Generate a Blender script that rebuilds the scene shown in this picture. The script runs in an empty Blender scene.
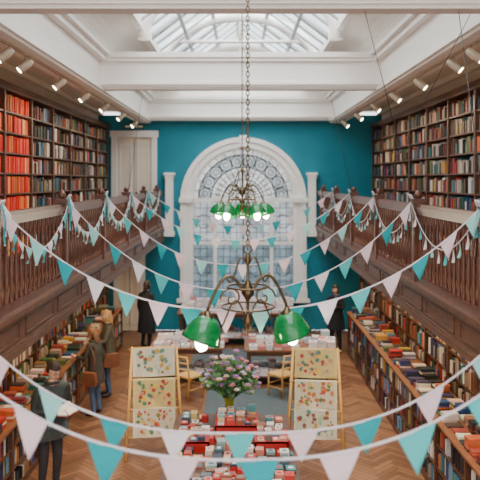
import bpy, bmesh, math, random
from mathutils import Vector, Matrix
rnd = random.Random(7)
pi = math.pi
def lin(c): return tuple(((x/255.0)/12.92 if x/255.0<=0.04045 else (((x/255.0)+0.055)/1.055)**2.4) for x in c)

# ------------------------------------------------------------------ materials
def newmat(name):
    m=bpy.data.materials.new(name); m.use_nodes=True
    return m, m.node_tree, m.node_tree.nodes['Principled BSDF']
def mat(name, col, rough=0.6, metal=0.0, var=0.12, scale=6.0, stretch=(1,1,1), emit=0.0, coat=0.0, bump=0.0, spec=0.5):
    m,nt,b=newmat(name)
    tc=nt.nodes.new('ShaderNodeTexCoord'); mp=nt.nodes.new('ShaderNodeMapping'); mp.inputs['Scale'].default_value=stretch
    n=nt.nodes.new('ShaderNodeTexNoise'); n.inputs['Scale'].default_value=scale; n.inputs['Detail'].default_value=4
    r=nt.nodes.new('ShaderNodeValToRGB')
    c=Vector(col)
    r.color_ramp.elements[0].position=0.3; r.color_ramp.elements[1].position=0.7
    r.color_ramp.elements[0].color=(*(c*(1-var)),1); r.color_ramp.elements[1].color=(*(c*(1+var)),1)
    nt.links.new(tc.outputs['Object'],mp.inputs['Vector']); nt.links.new(mp.outputs['Vector'],n.inputs['Vector'])
    nt.links.new(n.outputs['Fac'],r.inputs['Fac']); nt.links.new(r.outputs['Color'],b.inputs['Base Color'])
    b.inputs['Roughness'].default_value=rough; b.inputs['Metallic'].default_value=metal
    b.inputs['Specular IOR Level'].default_value=spec
    if coat: b.inputs['Coat Weight'].default_value=coat
    if emit:
        b.inputs['Emission Color'].default_value=(*col,1); b.inputs['Emission Strength'].default_value=emit
    return m
def matcol(name, rough=0.6, transl=0.0, scale=30.0, var=0.15):
    m,nt,b=newmat(name)
    a=nt.nodes.new('ShaderNodeAttribute'); a.attribute_name='Col'
    n=nt.nodes.new('ShaderNodeTexNoise'); n.inputs['Scale'].default_value=scale
    tc=nt.nodes.new('ShaderNodeTexCoord'); nt.links.new(tc.outputs['Object'],n.inputs['Vector'])
    mr=nt.nodes.new('ShaderNodeMapRange'); mr.inputs['To Min'].default_value=1-var; mr.inputs['To Max'].default_value=1+var
    nt.links.new(n.outputs['Fac'],mr.inputs['Value'])
    mx=nt.nodes.new('ShaderNodeVectorMath'); mx.operation='MULTIPLY'
    nt.links.new(a.outputs['Color'],mx.inputs[0]); nt.links.new(mr.outputs['Result'],mx.inputs[1])
    nt.links.new(mx.outputs['Vector'],b.inputs['Base Color'])
    b.inputs['Roughness'].default_value=rough
    if transl:
        t=nt.nodes.new('ShaderNodeBsdfTranslucent'); nt.links.new(mx.outputs['Vector'],t.inputs['Color'])
        ms=nt.nodes.new('ShaderNodeMixShader'); ms.inputs[0].default_value=transl
        nt.links.new(b.outputs[0],ms.inputs[1]); nt.links.new(t.outputs[0],ms.inputs[2])
        nt.links.new(ms.outputs[0],nt.nodes['Material Output'].inputs['Surface'])
    return m
def matglass(name, col, gloss=0.1, var=0.0, scale=3.0, mixdiff=0.0):
    m=bpy.data.materials.new(name); m.use_nodes=True; nt=m.node_tree
    nt.nodes.remove(nt.nodes['Principled BSDF'])
    t=nt.nodes.new('ShaderNodeBsdfTransparent'); g=nt.nodes.new('ShaderNodeBsdfGlossy'); g.inputs['Roughness'].default_value=0.1
    c=Vector(col)
    n=nt.nodes.new('ShaderNodeTexNoise'); n.inputs['Scale'].default_value=scale
    tc=nt.nodes.new('ShaderNodeTexCoord'); nt.links.new(tc.outputs['Object'],n.inputs['Vector'])
    r=nt.nodes.new('ShaderNodeValToRGB'); r.color_ramp.elements[0].position=.35; r.color_ramp.elements[1].position=.65
    r.color_ramp.elements[0].color=(*(c*(1-var)),1); r.color_ramp.elements[1].color=(*(c*(1+var)),1)
    nt.links.new(n.outputs['Fac'],r.inputs['Fac']); nt.links.new(r.outputs['Color'],t.inputs['Color'])
    ms=nt.nodes.new('ShaderNodeMixShader'); ms.inputs[0].default_value=gloss
    nt.links.new(t.outputs[0],ms.inputs[1]); nt.links.new(g.outputs[0],ms.inputs[2])
    last=ms
    if mixdiff:
        tl=nt.nodes.new('ShaderNodeBsdfTranslucent'); nt.links.new(r.outputs['Color'],tl.inputs['Color'])
        m2=nt.nodes.new('ShaderNodeMixShader'); m2.inputs[0].default_value=mixdiff
        nt.links.new(ms.outputs[0],m2.inputs[1]); nt.links.new(tl.outputs[0],m2.inputs[2]); last=m2
    nt.links.new(last.outputs[0],nt.nodes['Material Output'].inputs['Surface'])
    return m

WOOD=mat('dark_wood',lin((92,58,40)),0.38,var=0.35,scale=5,stretch=(4,1,4))
WOODR=mat('rail_wood',lin((92,53,38)),0.32,var=0.3,scale=9,stretch=(1,1,1))
WOODM=mat('mid_wood',lin((136,88,58)),0.45,var=0.25,scale=6,stretch=(6,1,6))
PINE=mat('pine_wood',lin((222,170,94)),0.5,var=0.15,scale=8,stretch=(5,5,1))
WHITE=mat('white_paint',lin((241,235,228)),0.55,var=0.02,scale=2)
CREAM=mat('cream_plaster',lin((234,218,196)),0.8,var=0.03,scale=2)
TEAL=mat('teal_wall',lin((20,124,142)),0.75,var=0.08,scale=1.5)
LEAD=mat('lead_came',lin((70,80,88)),0.5,var=0.1)
BRASS=mat('aged_brass',lin((104,84,58)),0.35,metal=0.85,var=0.25,scale=20)
IRON=mat('dark_metal',lin((90,82,76)),0.4,metal=0.7,var=0.2,scale=20)
FIX=mat('cream_enamel_metal',lin((184,164,140)),0.4,var=0.05)
BULB=mat('bulb_glow',(1.0,0.88,0.68),0.4,emit=40,var=0)
SPOTL=mat('spot_glow',(1.0,0.85,0.6),0.4,emit=20,var=0)
BOOK=matcol('book_covers',0.55)
FLAG=matcol('bunting_cloth',0.85,transl=0.35,scale=60,var=0.05)
PARQ=matcol('parquet_planks',0.36,scale=12,var=0.25)
PAPERP=matcol('printed_paper',0.7,transl=0.1)
GROUT=mat('floor_base',lin((60,40,28)),0.7)
RUG=mat('woven_rug',lin((84,94,96)),0.95,var=0.2,scale=30)
SKYGL=matglass('skylight_glass',(0.80,0.88,0.92),0.06,var=0.08,scale=1.2)
def green_shade():
    m,nt,b=newmat('green_opal_glass')
    b.inputs['Roughness'].default_value=0.12
    b.inputs['Coat Weight'].default_value=0.6
    n=nt.nodes.new('ShaderNodeTexNoise'); n.inputs['Scale'].default_value=8
    r=nt.nodes.new('ShaderNodeValToRGB'); r.color_ramp.elements[0].color=(*lin((2,90,46)),1); r.color_ramp.elements[1].color=(*lin((30,150,84)),1)
    nt.links.new(n.outputs['Fac'],r.inputs['Fac']); nt.links.new(r.outputs['Color'],b.inputs['Base Color'])
    t=nt.nodes.new('ShaderNodeBsdfTranslucent'); nt.links.new(r.outputs['Color'],t.inputs['Color'])
    ms=nt.nodes.new('ShaderNodeMixShader'); ms.inputs[0].default_value=0.35
    nt.links.new(b.outputs[0],ms.inputs[1]); nt.links.new(t.outputs[0],ms.inputs[2])
    nt.links.new(ms.outputs[0],nt.nodes['Material Output'].inputs['Surface'])
    return m
GREENG=green_shade()

# ------------------------------------------------------------------ mesh builder
class MB:
    def __init__(s):
        s.v=[];s.f=[];s.m=[];s.c=[];s.sm=[];s.T=Matrix.Identity(4);s.mats=[]
    def mi(s,m):
        if m not in s.mats: s.mats.append(m)
        return s.mats.index(m)
    def av(s,p):
        s.v.append((s.T@Vector(p))[:]); return len(s.v)-1
    def face(s,idx,m,c=(1,1,1),sm=False):
        s.f.append(idx); s.m.append(s.mi(m)); s.c.append(c); s.sm.append(sm)
    def poly(s,pts,m,c=(1,1,1),sm=False):
        s.face([s.av(p) for p in pts],m,c,sm)
    def box(s,x0,x1,y0,y1,z0,z1,m,c=(1,1,1)):
        i=[s.av(p) for p in ((x0,y0,z0),(x1,y0,z0),(x1,y1,z0),(x0,y1,z0),(x0,y0,z1),(x1,y0,z1),(x1,y1,z1),(x0,y1,z1))]
        for q in ((0,3,2,1),(4,5,6,7),(0,1,5,4),(1,2,6,5),(2,3,7,6),(3,0,4,7)):
            s.face([i[k] for k in q],m,c)
    def cbox(s,cx,cy,cz,sx,sy,sz,m,c=(1,1,1),rz=0,rx=0,ry=0):
        o=s.T.copy()
        s.T=s.T@Matrix.Translation((cx,cy,cz))@Matrix.Rotation(rz,4,'Z')@Matrix.Rotation(ry,4,'Y')@Matrix.Rotation(rx,4,'X')
        s.box(-sx/2,sx/2,-sy/2,sy/2,-sz/2,sz/2,m,c); s.T=o
    def lathe(s,prof,ctr,m,seg=12,c=(1,1,1),sm=True,ax=1,ay=1,cap=False):
        rows=[]
        for r,z in prof:
            rows.append([s.av((ctr[0]+ax*r*math.cos(2*pi*k/seg),ctr[1]+ay*r*math.sin(2*pi*k/seg),ctr[2]+z)) for k in range(seg)])
        for a,b in zip(rows,rows[1:]):
            for k in range(seg):
                s.face([a[k],a[(k+1)%seg],b[(k+1)%seg],b[k]],m,c,sm)
        if cap:
            s.face(rows[0][::-1],m,c); s.face(rows[-1],m,c)
    def tube(s,pts,rad,m,seg=6,c=(1,1,1),closed=False,flat=None):
        pts=[Vector(p) for p in pts]; n=len(pts); rows=[]
        if not isinstance(rad,(list,tuple)): rad=[rad]*n
        up=None
        for i,p in enumerate(pts):
            if closed: t=pts[(i+1)%n]-pts[i-1]
            else: t=pts[min(i+1,n-1)]-pts[max(i-1,0)]
            if t.length<1e-9: t=Vector((0,0,1))
            t.normalize()
            if up is None:
                up=Vector((0,0,1)) if abs(t.z)<0.9 else Vector((1,0,0))
            a=(up-t*up.dot(t))
            if a.length<1e-6: a=t.orthogonal()
            a.normalize(); b=t.cross(a); up=a
            rows.append([s.av(p+a*rad[i]*math.cos(2*pi*k/seg)+b*rad[i]*math.sin(2*pi*k/seg)) for k in range(seg)])
        rng=range(n if closed else n-1)
        for i in rng:
            A=rows[i];B=rows[(i+1)%n]
            for k in range(seg): s.face([A[k],A[(k+1)%seg],B[(k+1)%seg],B[k]],m,c,True)
        if not closed:
            s.face(rows[0][::-1],m,c); s.face(rows[-1],m,c)
    def ball(s,ctr,r,m,c=(1,1,1),seg=12,rings=8):
        if not isinstance(r,(tuple,list)): r=(r,r,r)
        rows=[]
        for i in range(1,rings):
            th=-pi/2+pi*i/rings
            rows.append([s.av((ctr[0]+r[0]*math.cos(th)*math.cos(2*pi*k/seg),ctr[1]+r[1]*math.cos(th)*math.sin(2*pi*k/seg),ctr[2]+r[2]*math.sin(th))) for k in range(seg)])
        bo=s.av((ctr[0],ctr[1],ctr[2]-r[2])); tp=s.av((ctr[0],ctr[1],ctr[2]+r[2]))
        for k in range(seg):
            s.face([bo,rows[0][(k+1)%seg],rows[0][k]],m,c,True); s.face([tp,rows[-1][k],rows[-1][(k+1)%seg]],m,c,True)
        for a,b in zip(rows,rows[1:]):
            for k in range(seg): s.face([a[k],a[(k+1)%seg],b[(k+1)%seg],b[k]],m,c,True)
    def make(s,name,parent=None):
        me=bpy.data.meshes.new(name); me.from_pydata(s.v,[],s.f)
        for m in s.mats: me.materials.append(m)
        me.polygons.foreach_set('material_index',s.m); me.polygons.foreach_set('use_smooth',s.sm)
        ca=me.color_attributes.new('Col','FLOAT_COLOR','CORNER')
        buf=[]
        for f,c in zip(s.f,s.c):
            buf.extend((c[0],c[1],c[2],1.0)*len(f))
        ca.data.foreach_set('color',buf)
        me.update()
        ob=bpy.data.objects.new(name,me); bpy.context.scene.collection.objects.link(ob)
        if parent: ob.parent=parent
        return ob
def empty(name,loc=(0,0,0),rz=0):
    e=bpy.data.objects.new(name,None); bpy.context.scene.collection.objects.link(e)
    e.location=loc; e.rotation_euler=(0,0,rz); e.empty_display_size=0.1
    return e

# ------------------------------------------------------------------ key dimensions
EYE=4.5; FAR=21.0; GX=2.3; GZ=3.1; RAILZ=4.2; WX=4.25
NEARY=-1.0

# ------------------------------------------------------------------ floor
b=MB()
b.box(-WX,WX,NEARY,FAR,-0.12,-0.006,GROUT)
L,W=0.5,0.1
woods=[lin(c) for c in ((134,92,62),(120,80,54),(146,102,72),(108,72,50),(128,86,62),(138,94,64))]
Rm=Matrix.Rotation(pi/4,4,'Z')
for m_ in range(-40,41):
    for k in range(-260,261):
        ox=k*W+m_*L; oy=k*W-m_*L
        for (x0,x1,y0,y1) in ((ox,ox+L,oy,oy+W),(ox,ox+W,oy+W,oy+W+L)):
            c=Rm@Vector(((x0+x1)/2,(y0+y1)/2,0))
            cy=c.y+10
            if abs(c.x)<3.9 and 4<cy<FAR-0.2:
                g=0.003
                pts=[Rm@Vector(p)+Vector((0,10,0)) for p in ((x0+g,y0+g,0),(x1-g,y0+g,0),(x1-g,y1-g,0),(x0+g,y1-g,0))]
                b.poly(pts,PARQ,rnd.choice(woods))
b.make('floor')

# ------------------------------------------------------------------ side walls / gallery slab
for s,nm in ((-1,'left'),(1,'right')):
    b=MB(); x0,x1=sorted((s*WX,s*(WX+0.2)))
    b.box(x0,x1,NEARY,FAR+0.3,-0.1,6.9,CREAM); b.make('wall_'+nm)
b=MB()
for s in (-1,1):
    x0,x1=sorted((s*GX,s*WX)); b.box(x0,x1,NEARY,FAR-0.01,2.95,GZ,CREAM)
    b.box(x0,x1,NEARY,FAR-0.01,GZ,GZ+0.012,WOODM)
b.box(-GX,GX,NEARY,0.6,2.95,GZ,WOODM)
b.make('gallery_floor')

# far wall with arched opening
cxw=0.1; R0=1.6; sp=3.9; wz0=0.95
b=MB()
TOPZ=6.45
x_l,x_r=cxw-R0,cxw+R0
def q(pts,m=TEAL): b.poly(pts,m)
y=FAR
q([(-WX,y,0),(x_l,y,0),(x_l,y,sp),(-WX,y,sp)]); q([(x_r,y,0),(WX,y,0),(WX,y,sp),(x_r,y,sp)])
q([(x_l,y,0),(x_r,y,0),(x_r,y,wz0),(x_l,y,wz0)])
q([(-WX,y,sp),(x_l,y,sp),(x_l,y,TOPZ),(-WX,y,TOPZ)]); q([(x_r,y,sp),(WX,y,sp),(WX,y,TOPZ),(x_r,y,TOPZ)])
N=32; arc=[(cxw-R0*math.cos(pi*i/N),sp+R0*math.sin(pi*i/N)) for i in range(N+1)]
for (xa,za),(xb,zb) in zip(arc,arc[1:]):
    q([(xa,y,za),(xb,y,zb),(xb,y,TOPZ),(xa,y,TOPZ)])
    b.poly([(xa,y,za),(xa,y+.35,za),(xb,y+.35,zb),(xb,y,zb)],WHITE)
b.poly([(x_l,y,wz0),(x_l,y+.35,wz0),(x_l,y+.35,sp),(x_l,y,sp)],WHITE)
b.poly([(x_r,y,wz0),(x_r,y,sp),(x_r,y+.35,sp),(x_r,y+.35,wz0)],WHITE)
b.poly([(x_l,y,wz0),(x_r,y,wz0),(x_r,y+.35,wz0),(x_l,y+.35,wz0)],WHITE)
b.make('wall_back')

# gable above
b=MB()
b.poly([(-3.2,FAR,TOPZ),(3.2,FAR,TOPZ),(3.2,FAR,7.0),(1.95,FAR,7.5),(0,FAR,9.0),(-1.95,FAR,7.5),(-3.2,FAR,7.0)],WHITE)
for r in (1.0,1.5):
    b.tube([(r*math.cos(pi*i/24),FAR-0.05,7.2+r*math.sin(pi*i/24)*0.95) for i in range(25)],0.045,WHITE,6)
b.make('wall_gable')

# ------------------------------------------------------------------ arched window
wn=empty('window_1')
b=MB()
def archband(r0,r1,y0,y1,z0,mat_,n=40):
    pts0=[(cxw-r0,z0)]+[(cxw-r0*math.cos(pi*i/n),sp+r0*math.sin(pi*i/n)) for i in range(n+1)]+[(cxw+r0,z0)]
    pts1=[(cxw-r1,z0)]+[(cxw-r1*math.cos(pi*i/n),sp+r1*math.sin(pi*i/n)) for i in range(n+1)]+[(cxw+r1,z0)]
    for i in range(len(pts0)-1):
        a,b_,c,d=pts0[i],pts0[i+1],pts1[i+1],pts1[i]
        b.poly([(a[0],y0,a[1]),(b_[0],y0,b_[1]),(c[0],y0,c[1]),(d[0],y0,d[1])],mat_)
        b.poly([(a[0],y0,a[1]),(a[0],y1,a[1]),(b_[0],y1,b_[1]),(b_[0],y0,b_[1])],mat_)
        b.poly([(d[0],y0,d[1]),(c[0],y0,c[1]),(c[0],y1,c[1]),(d[0],y1,d[1])],mat_)
archband(1.56,1.80,FAR-0.10,FAR+0.0,wz0,WHITE)
archband(1.74,1.88,FAR-0.15,FAR-0.0,wz0,WHITE)
archband(1.50,1.57,FAR-0.05,FAR+0.22,wz0,WHITE)
b.box(cxw-1.98,cxw+1.98,FAR-0.22,FAR,wz0-0.1,wz0,WHITE)
b.cbox(cxw,FAR-0.14,sp+1.76,0.24,0.2,0.34,WHITE)
for s in (-1,1): # imposts
    b.cbox(cxw+s*1.7,FAR-0.1,sp,0.42,0.22,0.14,WHITE); b.cbox(cxw+s*1.7,FAR-0.1,wz0+0.15,0.4,0.2,0.3,WHITE)
for xx in (-0.85,0.85): b.box(cxw+xx-0.05,cxw+xx+0.05,FAR+0.08,FAR+0.2,wz0,sp,WHITE)
b.box(cxw-1.52,cxw+1.52,FAR+0.06,FAR+0.2,sp-0.06,sp+0.06,WHITE)
b.box(cxw-1.52,cxw+1.52,FAR+0.08,FAR+0.2,2.55,2.64,WHITE)
b.make('frame',wn)
b=MB()
yl=FAR+0.13
def arc3(r,a0=0,a1=pi,n=32,c=(cxw,sp)): return [(c[0]+r*math.cos(a0+(a1-a0)*i/n),yl,c[1]+r*math.sin(a0+(a1-a0)*i/n)) for i in range(n+1)]
for r in (0.36,0.62,0.98,1.36): b.tube(arc3(r),0.018,LEAD,5)
for i in range(1,16):
    a=pi*i/16
    for (ra,rb) in ((0.36,0.98),(1.36,1.52)):
        b.tube([(cxw+ra*math.cos(a),yl,sp+ra*math.sin(a)),(cxw+rb*math.cos(a),yl,sp+rb*math.sin(a))],0.011,LEAD,4)
# petal arcs radiating between the rings
for i in range(16):
    a=pi*(i+.5)/16; cc=(cxw+.80*math.cos(a),sp+.80*math.sin(a))
    b.tube(arc3(0.07,0,2*pi,12,cc)[:-1],0.008,LEAD,4,closed=True)
for i in range(10):
    a=pi*(i+.5)/10; cc=(cxw+1.17*math.cos(a),sp+1.17*math.sin(a))
    b.tube(arc3(0.17,0,2*pi,20,cc)[:-1],0.015,LEAD,5,closed=True)
    b.tube(arc3(0.08,0,2*pi,12,cc)[:-1],0.010,LEAD,4,closed=True)
    a=pi*i/10
    if i: b.tube([(cxw+.98*math.cos(a),yl,sp+.98*math.sin(a)),(cxw+1.36*math.cos(a),yl,sp+1.36*math.sin(a))],0.014,LEAD,4)
for (xa,xb) in ((-1.5,-0.9),(-0.8,0.8),(0.9,1.5)):
    n=max(2,int(round((xb-xa)/0.2)))
    for i in range(1,n):
        xx=cxw+xa+(xb-xa)*i/n
        b.tube([(xx,yl,wz0),(xx,yl,sp-.06)],0.009 if i%4 else 0.022,LEAD,4)
for i in range(1,12):
    zz=wz0+(sp-wz0)*i/12
    b.tube([(cxw-1.5,yl,zz),(cxw+1.5,yl,zz)],0.009,LEAD,4)
for cx_,cz_ in ((cxw-1.2,3.25),(cxw+1.2,3.25),(cxw-.4,3.25),(cxw+.4,3.25),(cxw-1.2,1.8),(cxw+1.2,1.8),(cxw-.4,1.8),(cxw+.4,1.8)):
    b.tube(arc3(0.2,0,2*pi,20,(cx_,cz_))[:-1],0.014,LEAD,5,closed=True)
b.make('leading',wn)
PALE=matglass('pale_cathedral_glass',(0.32,0.325,0.31),0.05,var=0.25,scale=5,mixdiff=0.3)
BLUEG=matglass('blue_cathedral_glass',(0.085,0.115,0.13),0.05,var=0.35,scale=3,mixdiff=0.3)
MIDG=matglass('grey_cathedral_glass',(0.19,0.21,0.215),0.05,var=0.3,scale=4,mixdiff=0.3)
b=MB(); yg=FAR+0.15
n=32
for (ra,rb,mm) in ((0,0.62,PALE),(0.62,0.98,PALE),(0.98,1.36,MIDG),(1.36,1.53,PALE)):
    for i in range(n):
        a0,a1=pi*i/n,pi*(i+1)/n
        p=lambda r,a:(cxw+r*math.cos(a),yg,sp+r*math.sin(a))
        if ra==0: b.poly([p(0,0),p(rb,a0),p(rb,a1)],mm)
        else: b.poly([p(ra,a0),p(rb,a0),p(rb,a1),p(ra,a1)],mm)
b.poly([(cxw-1.53,yg,2.6),(cxw+1.53,yg,2.6),(cxw+1.53,yg,sp),(cxw-1.53,yg,sp)],MIDG)
b.poly([(cxw-1.53,yg,wz0),(cxw+1.53,yg,wz0),(cxw+1.53,yg,2.6),(cxw-1.53,yg,2.6)],BLUEG)
b.make('stained_glass',wn)

# ------------------------------------------------------------------ doors on far wall
def door(name,x0,x1,z0,z1):
    b=MB(); y=FAR
    b.box(x0,x1,y-0.06,y-0.001,z0,z1-0.001,CREAM)
    f=0.14
    b.box(x0-0.02,x0+f,y-0.13,y-.06,z0,z1,WHITE); b.box(x1-f,x1+.02,y-0.13,y-.06,z0,z1,WHITE); b.box(x0-.06,x1+.06,y-0.15,y-.06,z1-f,z1+.05,WHITE)
    w=(x1-x0-2*f); cx=(x0+x1)/2
    for sx in (-1,1):
        for (za,zb) in ((0.2,0.85),(1.0,z1-z0-0.35)):
            xa=cx+sx*w*0.25-w*0.17; xb=cx+sx*w*0.25+w*0.17
            for (a0,a1,c0,c1) in ((xa,xb,z0+za,z0+za+.03),(xa,xb,z0+zb-.03,z0+zb),(xa,xa+.03,z0+za,z0+zb),(xb-.03,xb,z0+za,z0+zb)):
                b.box(a0,a1,y-0.085,y-.06,c0,c1,WHITE)
    b.box(cx-0.006,cx+.006,y-0.075,y-.06,z0,z1-f,LEAD)
    b.ball((cx+.07,y-.12,z0+1.0),0.03,BRASS); b.tube([(cx+.07,y-.06,z0+1.0),(cx+.07,y-.12,z0+1.0)],0.012,BRASS)
    b.make(name)
door('door_1',-3.82,-2.5,GZ+.012,5.92)
door('door_2',-3.75,-2.85,0.0,2.6)
b=MB(); b.box(-3.5,-2.85,FAR-0.05,FAR-0.001,6.02,6.18,mat('sign_green',lin((18,96,72)),0.5))
b.box(-3.44,-2.91,FAR-0.056,FAR-0.05,6.07,6.13,WHITE); b.make('fire_exit_sign')

for s in (-1,1):
    b=MB(); x=s*2.12+0.02
    b.cbox(x,FAR-0.14,3.8,0.22,0.26,1.7,WHITE); b.cbox(x,FAR-0.15,4.68,0.32,0.3,0.08,WHITE); b.cbox(x,FAR-0.15,4.58,0.27,0.28,0.05,WHITE)
    b.cbox(x,FAR-0.15,2.9,0.3,0.29,0.14,WHITE)
    b.make('trim_pilaster')

# ------------------------------------------------------------------ ceiling
BX=2.7
beams=[0.9,7.3,13.7,20.75]
b=MB()
for s in (-1,1):
    x0,x1=sorted((s*(BX+.1),s*(WX+.2))); b.box(x0,x1,NEARY,FAR+.3,6.55,6.7,CREAM)
    x0,x1=sorted((s*BX,s*(BX+.36))); b.box(x0,x1,NEARY,FAR,6.2,6.95,WHITE)
    x0,x1=sorted((s*(BX-.05),s*(BX+.41))); b.box(x0,x1,NEARY,FAR,6.24,6.30,WHITE)
    x0,x1=sorted((s*(BX-.12),s*(BX+.1))); b.box(x0,x1,NEARY,FAR,6.80,6.9,WHITE)
    x0,x1=sorted((s*(BX-.2),s*(BX+.1))); b.box(x0,x1,NEARY,FAR,6.9,6.97,WHITE)
    pr=[]
    for i in range(9):
        a=(pi/2)*i/8
        pr.append((s*(BX-.05-0.75*(1-math.cos(a))),6.97+0.55*math.sin(a)))
    for (xa,za),(xb,zb) in zip(pr,pr[1:]):
        b.poly([(xa,NEARY,za),(xb,NEARY,zb),(xb,FAR,zb),(xa,FAR,za)],WHITE,sm=True)
    x0,x1=sorted((s*1.88,s*2.0)); b.box(x0,x1,NEARY,FAR,7.42,7.62,WHITE)
    x0,x1=sorted((s*4.1,s*WX)); b.box(x0,x1,NEARY,FAR,6.45,6.55,CREAM)
b.make('ceiling')
b=MB()
for yb in beams:
    b.box(-BX,BX,yb-.17,yb+.17,6.3,6.93,WHITE)
    b.box(-BX,BX,yb-.21,yb+.21,6.34,6.39,WHITE)
    b.box(-BX,BX,yb-.27,yb+.27,6.86,6.96,WHITE); b.box(-BX,BX,yb-.23,yb+.23,6.79,6.86,WHITE)
    b.box(-BX-.05,BX+.05,yb-.12,yb+.12,6.26,6.3,WHITE)
b.make('trim_ceiling_beams')
sk=empty('window_2_skylight')
BARM=mat('glazing_bar_paint',lin((190,196,196)),0.6,var=.05)
b=MB(); ex,ez,rz_=1.92,7.55,9.0
yy=NEARY; k=0
while yy<=FAR+0.01:
    big=(k%4==0)
    for s in (-1,1):
        r=0.075 if big else 0.036
        b.tube([(s*ex,yy,ez),(0,yy,rz_)],r,BARM,6)
    yy+=0.8; k+=1
for s in (-1,1):
    for t in (0.33,0.66): b.tube([(s*ex*(1-t),NEARY,ez+(rz_-ez)*t-.03),(s*ex*(1-t),FAR,ez+(rz_-ez)*t-.03)],0.05,BARM,6)
b.box(-.10,.10,NEARY,FAR,rz_-.16,rz_+.05,BARM)
for yb in beams+[4.1,10.5,17.2]:
    b.tube([(1.9*math.cos(pi*i/28),yb,7.25+1.25*math.sin(pi*i/28)) for i in range(29)],0.12,WHITE,8)
    b.tube([(-1.6,yb,7.9),(1.6,yb,7.9)],0.045,WHITE,6); b.tube([(0,yb,7.9),(0,yb,9)],0.045,WHITE,6)
b.make('glazing_bars',sk)
b=MB()
for s in (-1,1): b.poly([(s*ex,NEARY,ez+.03),(s*ex,FAR,ez+.03),(0,FAR,rz_+.03),(0,NEARY,rz_+.03)],SKYGL)
b.make('glass_panes',sk)

# ------------------------------------------------------------------ gallery fascia + balustrade
posts=[1.4,4.0,6.6,9.2,11.8,14.4,17.0,19.6]
bal=[(0.028,0),(0.028,.05),(0.02,.07),(0.016,.12),(0.03,.22),(0.034,.3),(0.024,.42),(0.014,.5),(0.022,.53),(0.014,.56),(0.02,.66),(0.03,.72),(0.03,.80)]
for s,nm in ((-1,'left'),(1,'right')):
    b=MB()
    def bx(d0,d1,za,zb,m=WOOD):
        x0,x1=sorted((s*(GX-d0),s*(GX-d1))); b.box(x0,x1,0.6,FAR-0.3,za,zb,m)
    bx(0,.03,2.78,3.16); bx(0,.06,2.72,2.80); bx(0,.05,2.80,2.83); bx(0,.05,3.08,3.12); bx(-.12,.08,3.112,3.17)
    yy=0.9
    while yy<FAR-1:
        x0,x1=sorted((s*(GX-.03),s*(GX-.045)))
        b.box(x0,x1,yy,yy+1.1,2.87,2.885,WOOD); b.box(x0,x1,yy,yy+1.1,3.03,3.045,WOOD)
        b.box(x0,x1,yy,yy+.015,2.87,3.045,WOOD); b.box(x0,x1,yy+1.085,yy+1.1,2.87,3.045,WOOD)
        yy+=1.3
    b.make('trim_gallery_fascia_'+nm)
    b=MB(); X=s*(GX+.04)
    b.box(X-.04,X+.04,.6,FAR-.3,3.17,3.25,WOODR)
    b.box(X-.055,X+.055,.6,FAR-.3,4.10,4.15,WOODR); b.box(X-.04,X+.04,.6,FAR-.3,4.05,4.10,WOODR); b.box(X-.035,X+.035,.6,FAR-.3,4.15,4.185,WOODR)
    for yp in posts:
        b.cbox(X,yp,3.68,.13,.13,1.03,WOODR); b.cbox(X,yp,4.23,.17,.17,.05,WOODR); b.cbox(X,yp,4.2,.15,.15,.04,WOODR)
        b.lathe([(0.03,0),(0.05,.03),(0.055,.06),(0.03,.1),(0,.12)],(X,yp,4.25),WOODR,10)
        for side in (-1,1):
            b.cbox(X+side*.068,yp,3.7,.008,.08,.6,WOODR)
    yy=3.0
    while yy<FAR-.4:
        if all(abs(yy-p)>.1 for p in posts): b.lathe(bal,(X,yy,3.25),WOODR,8)
        yy+=0.16
    b.make('balustrade')

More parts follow.
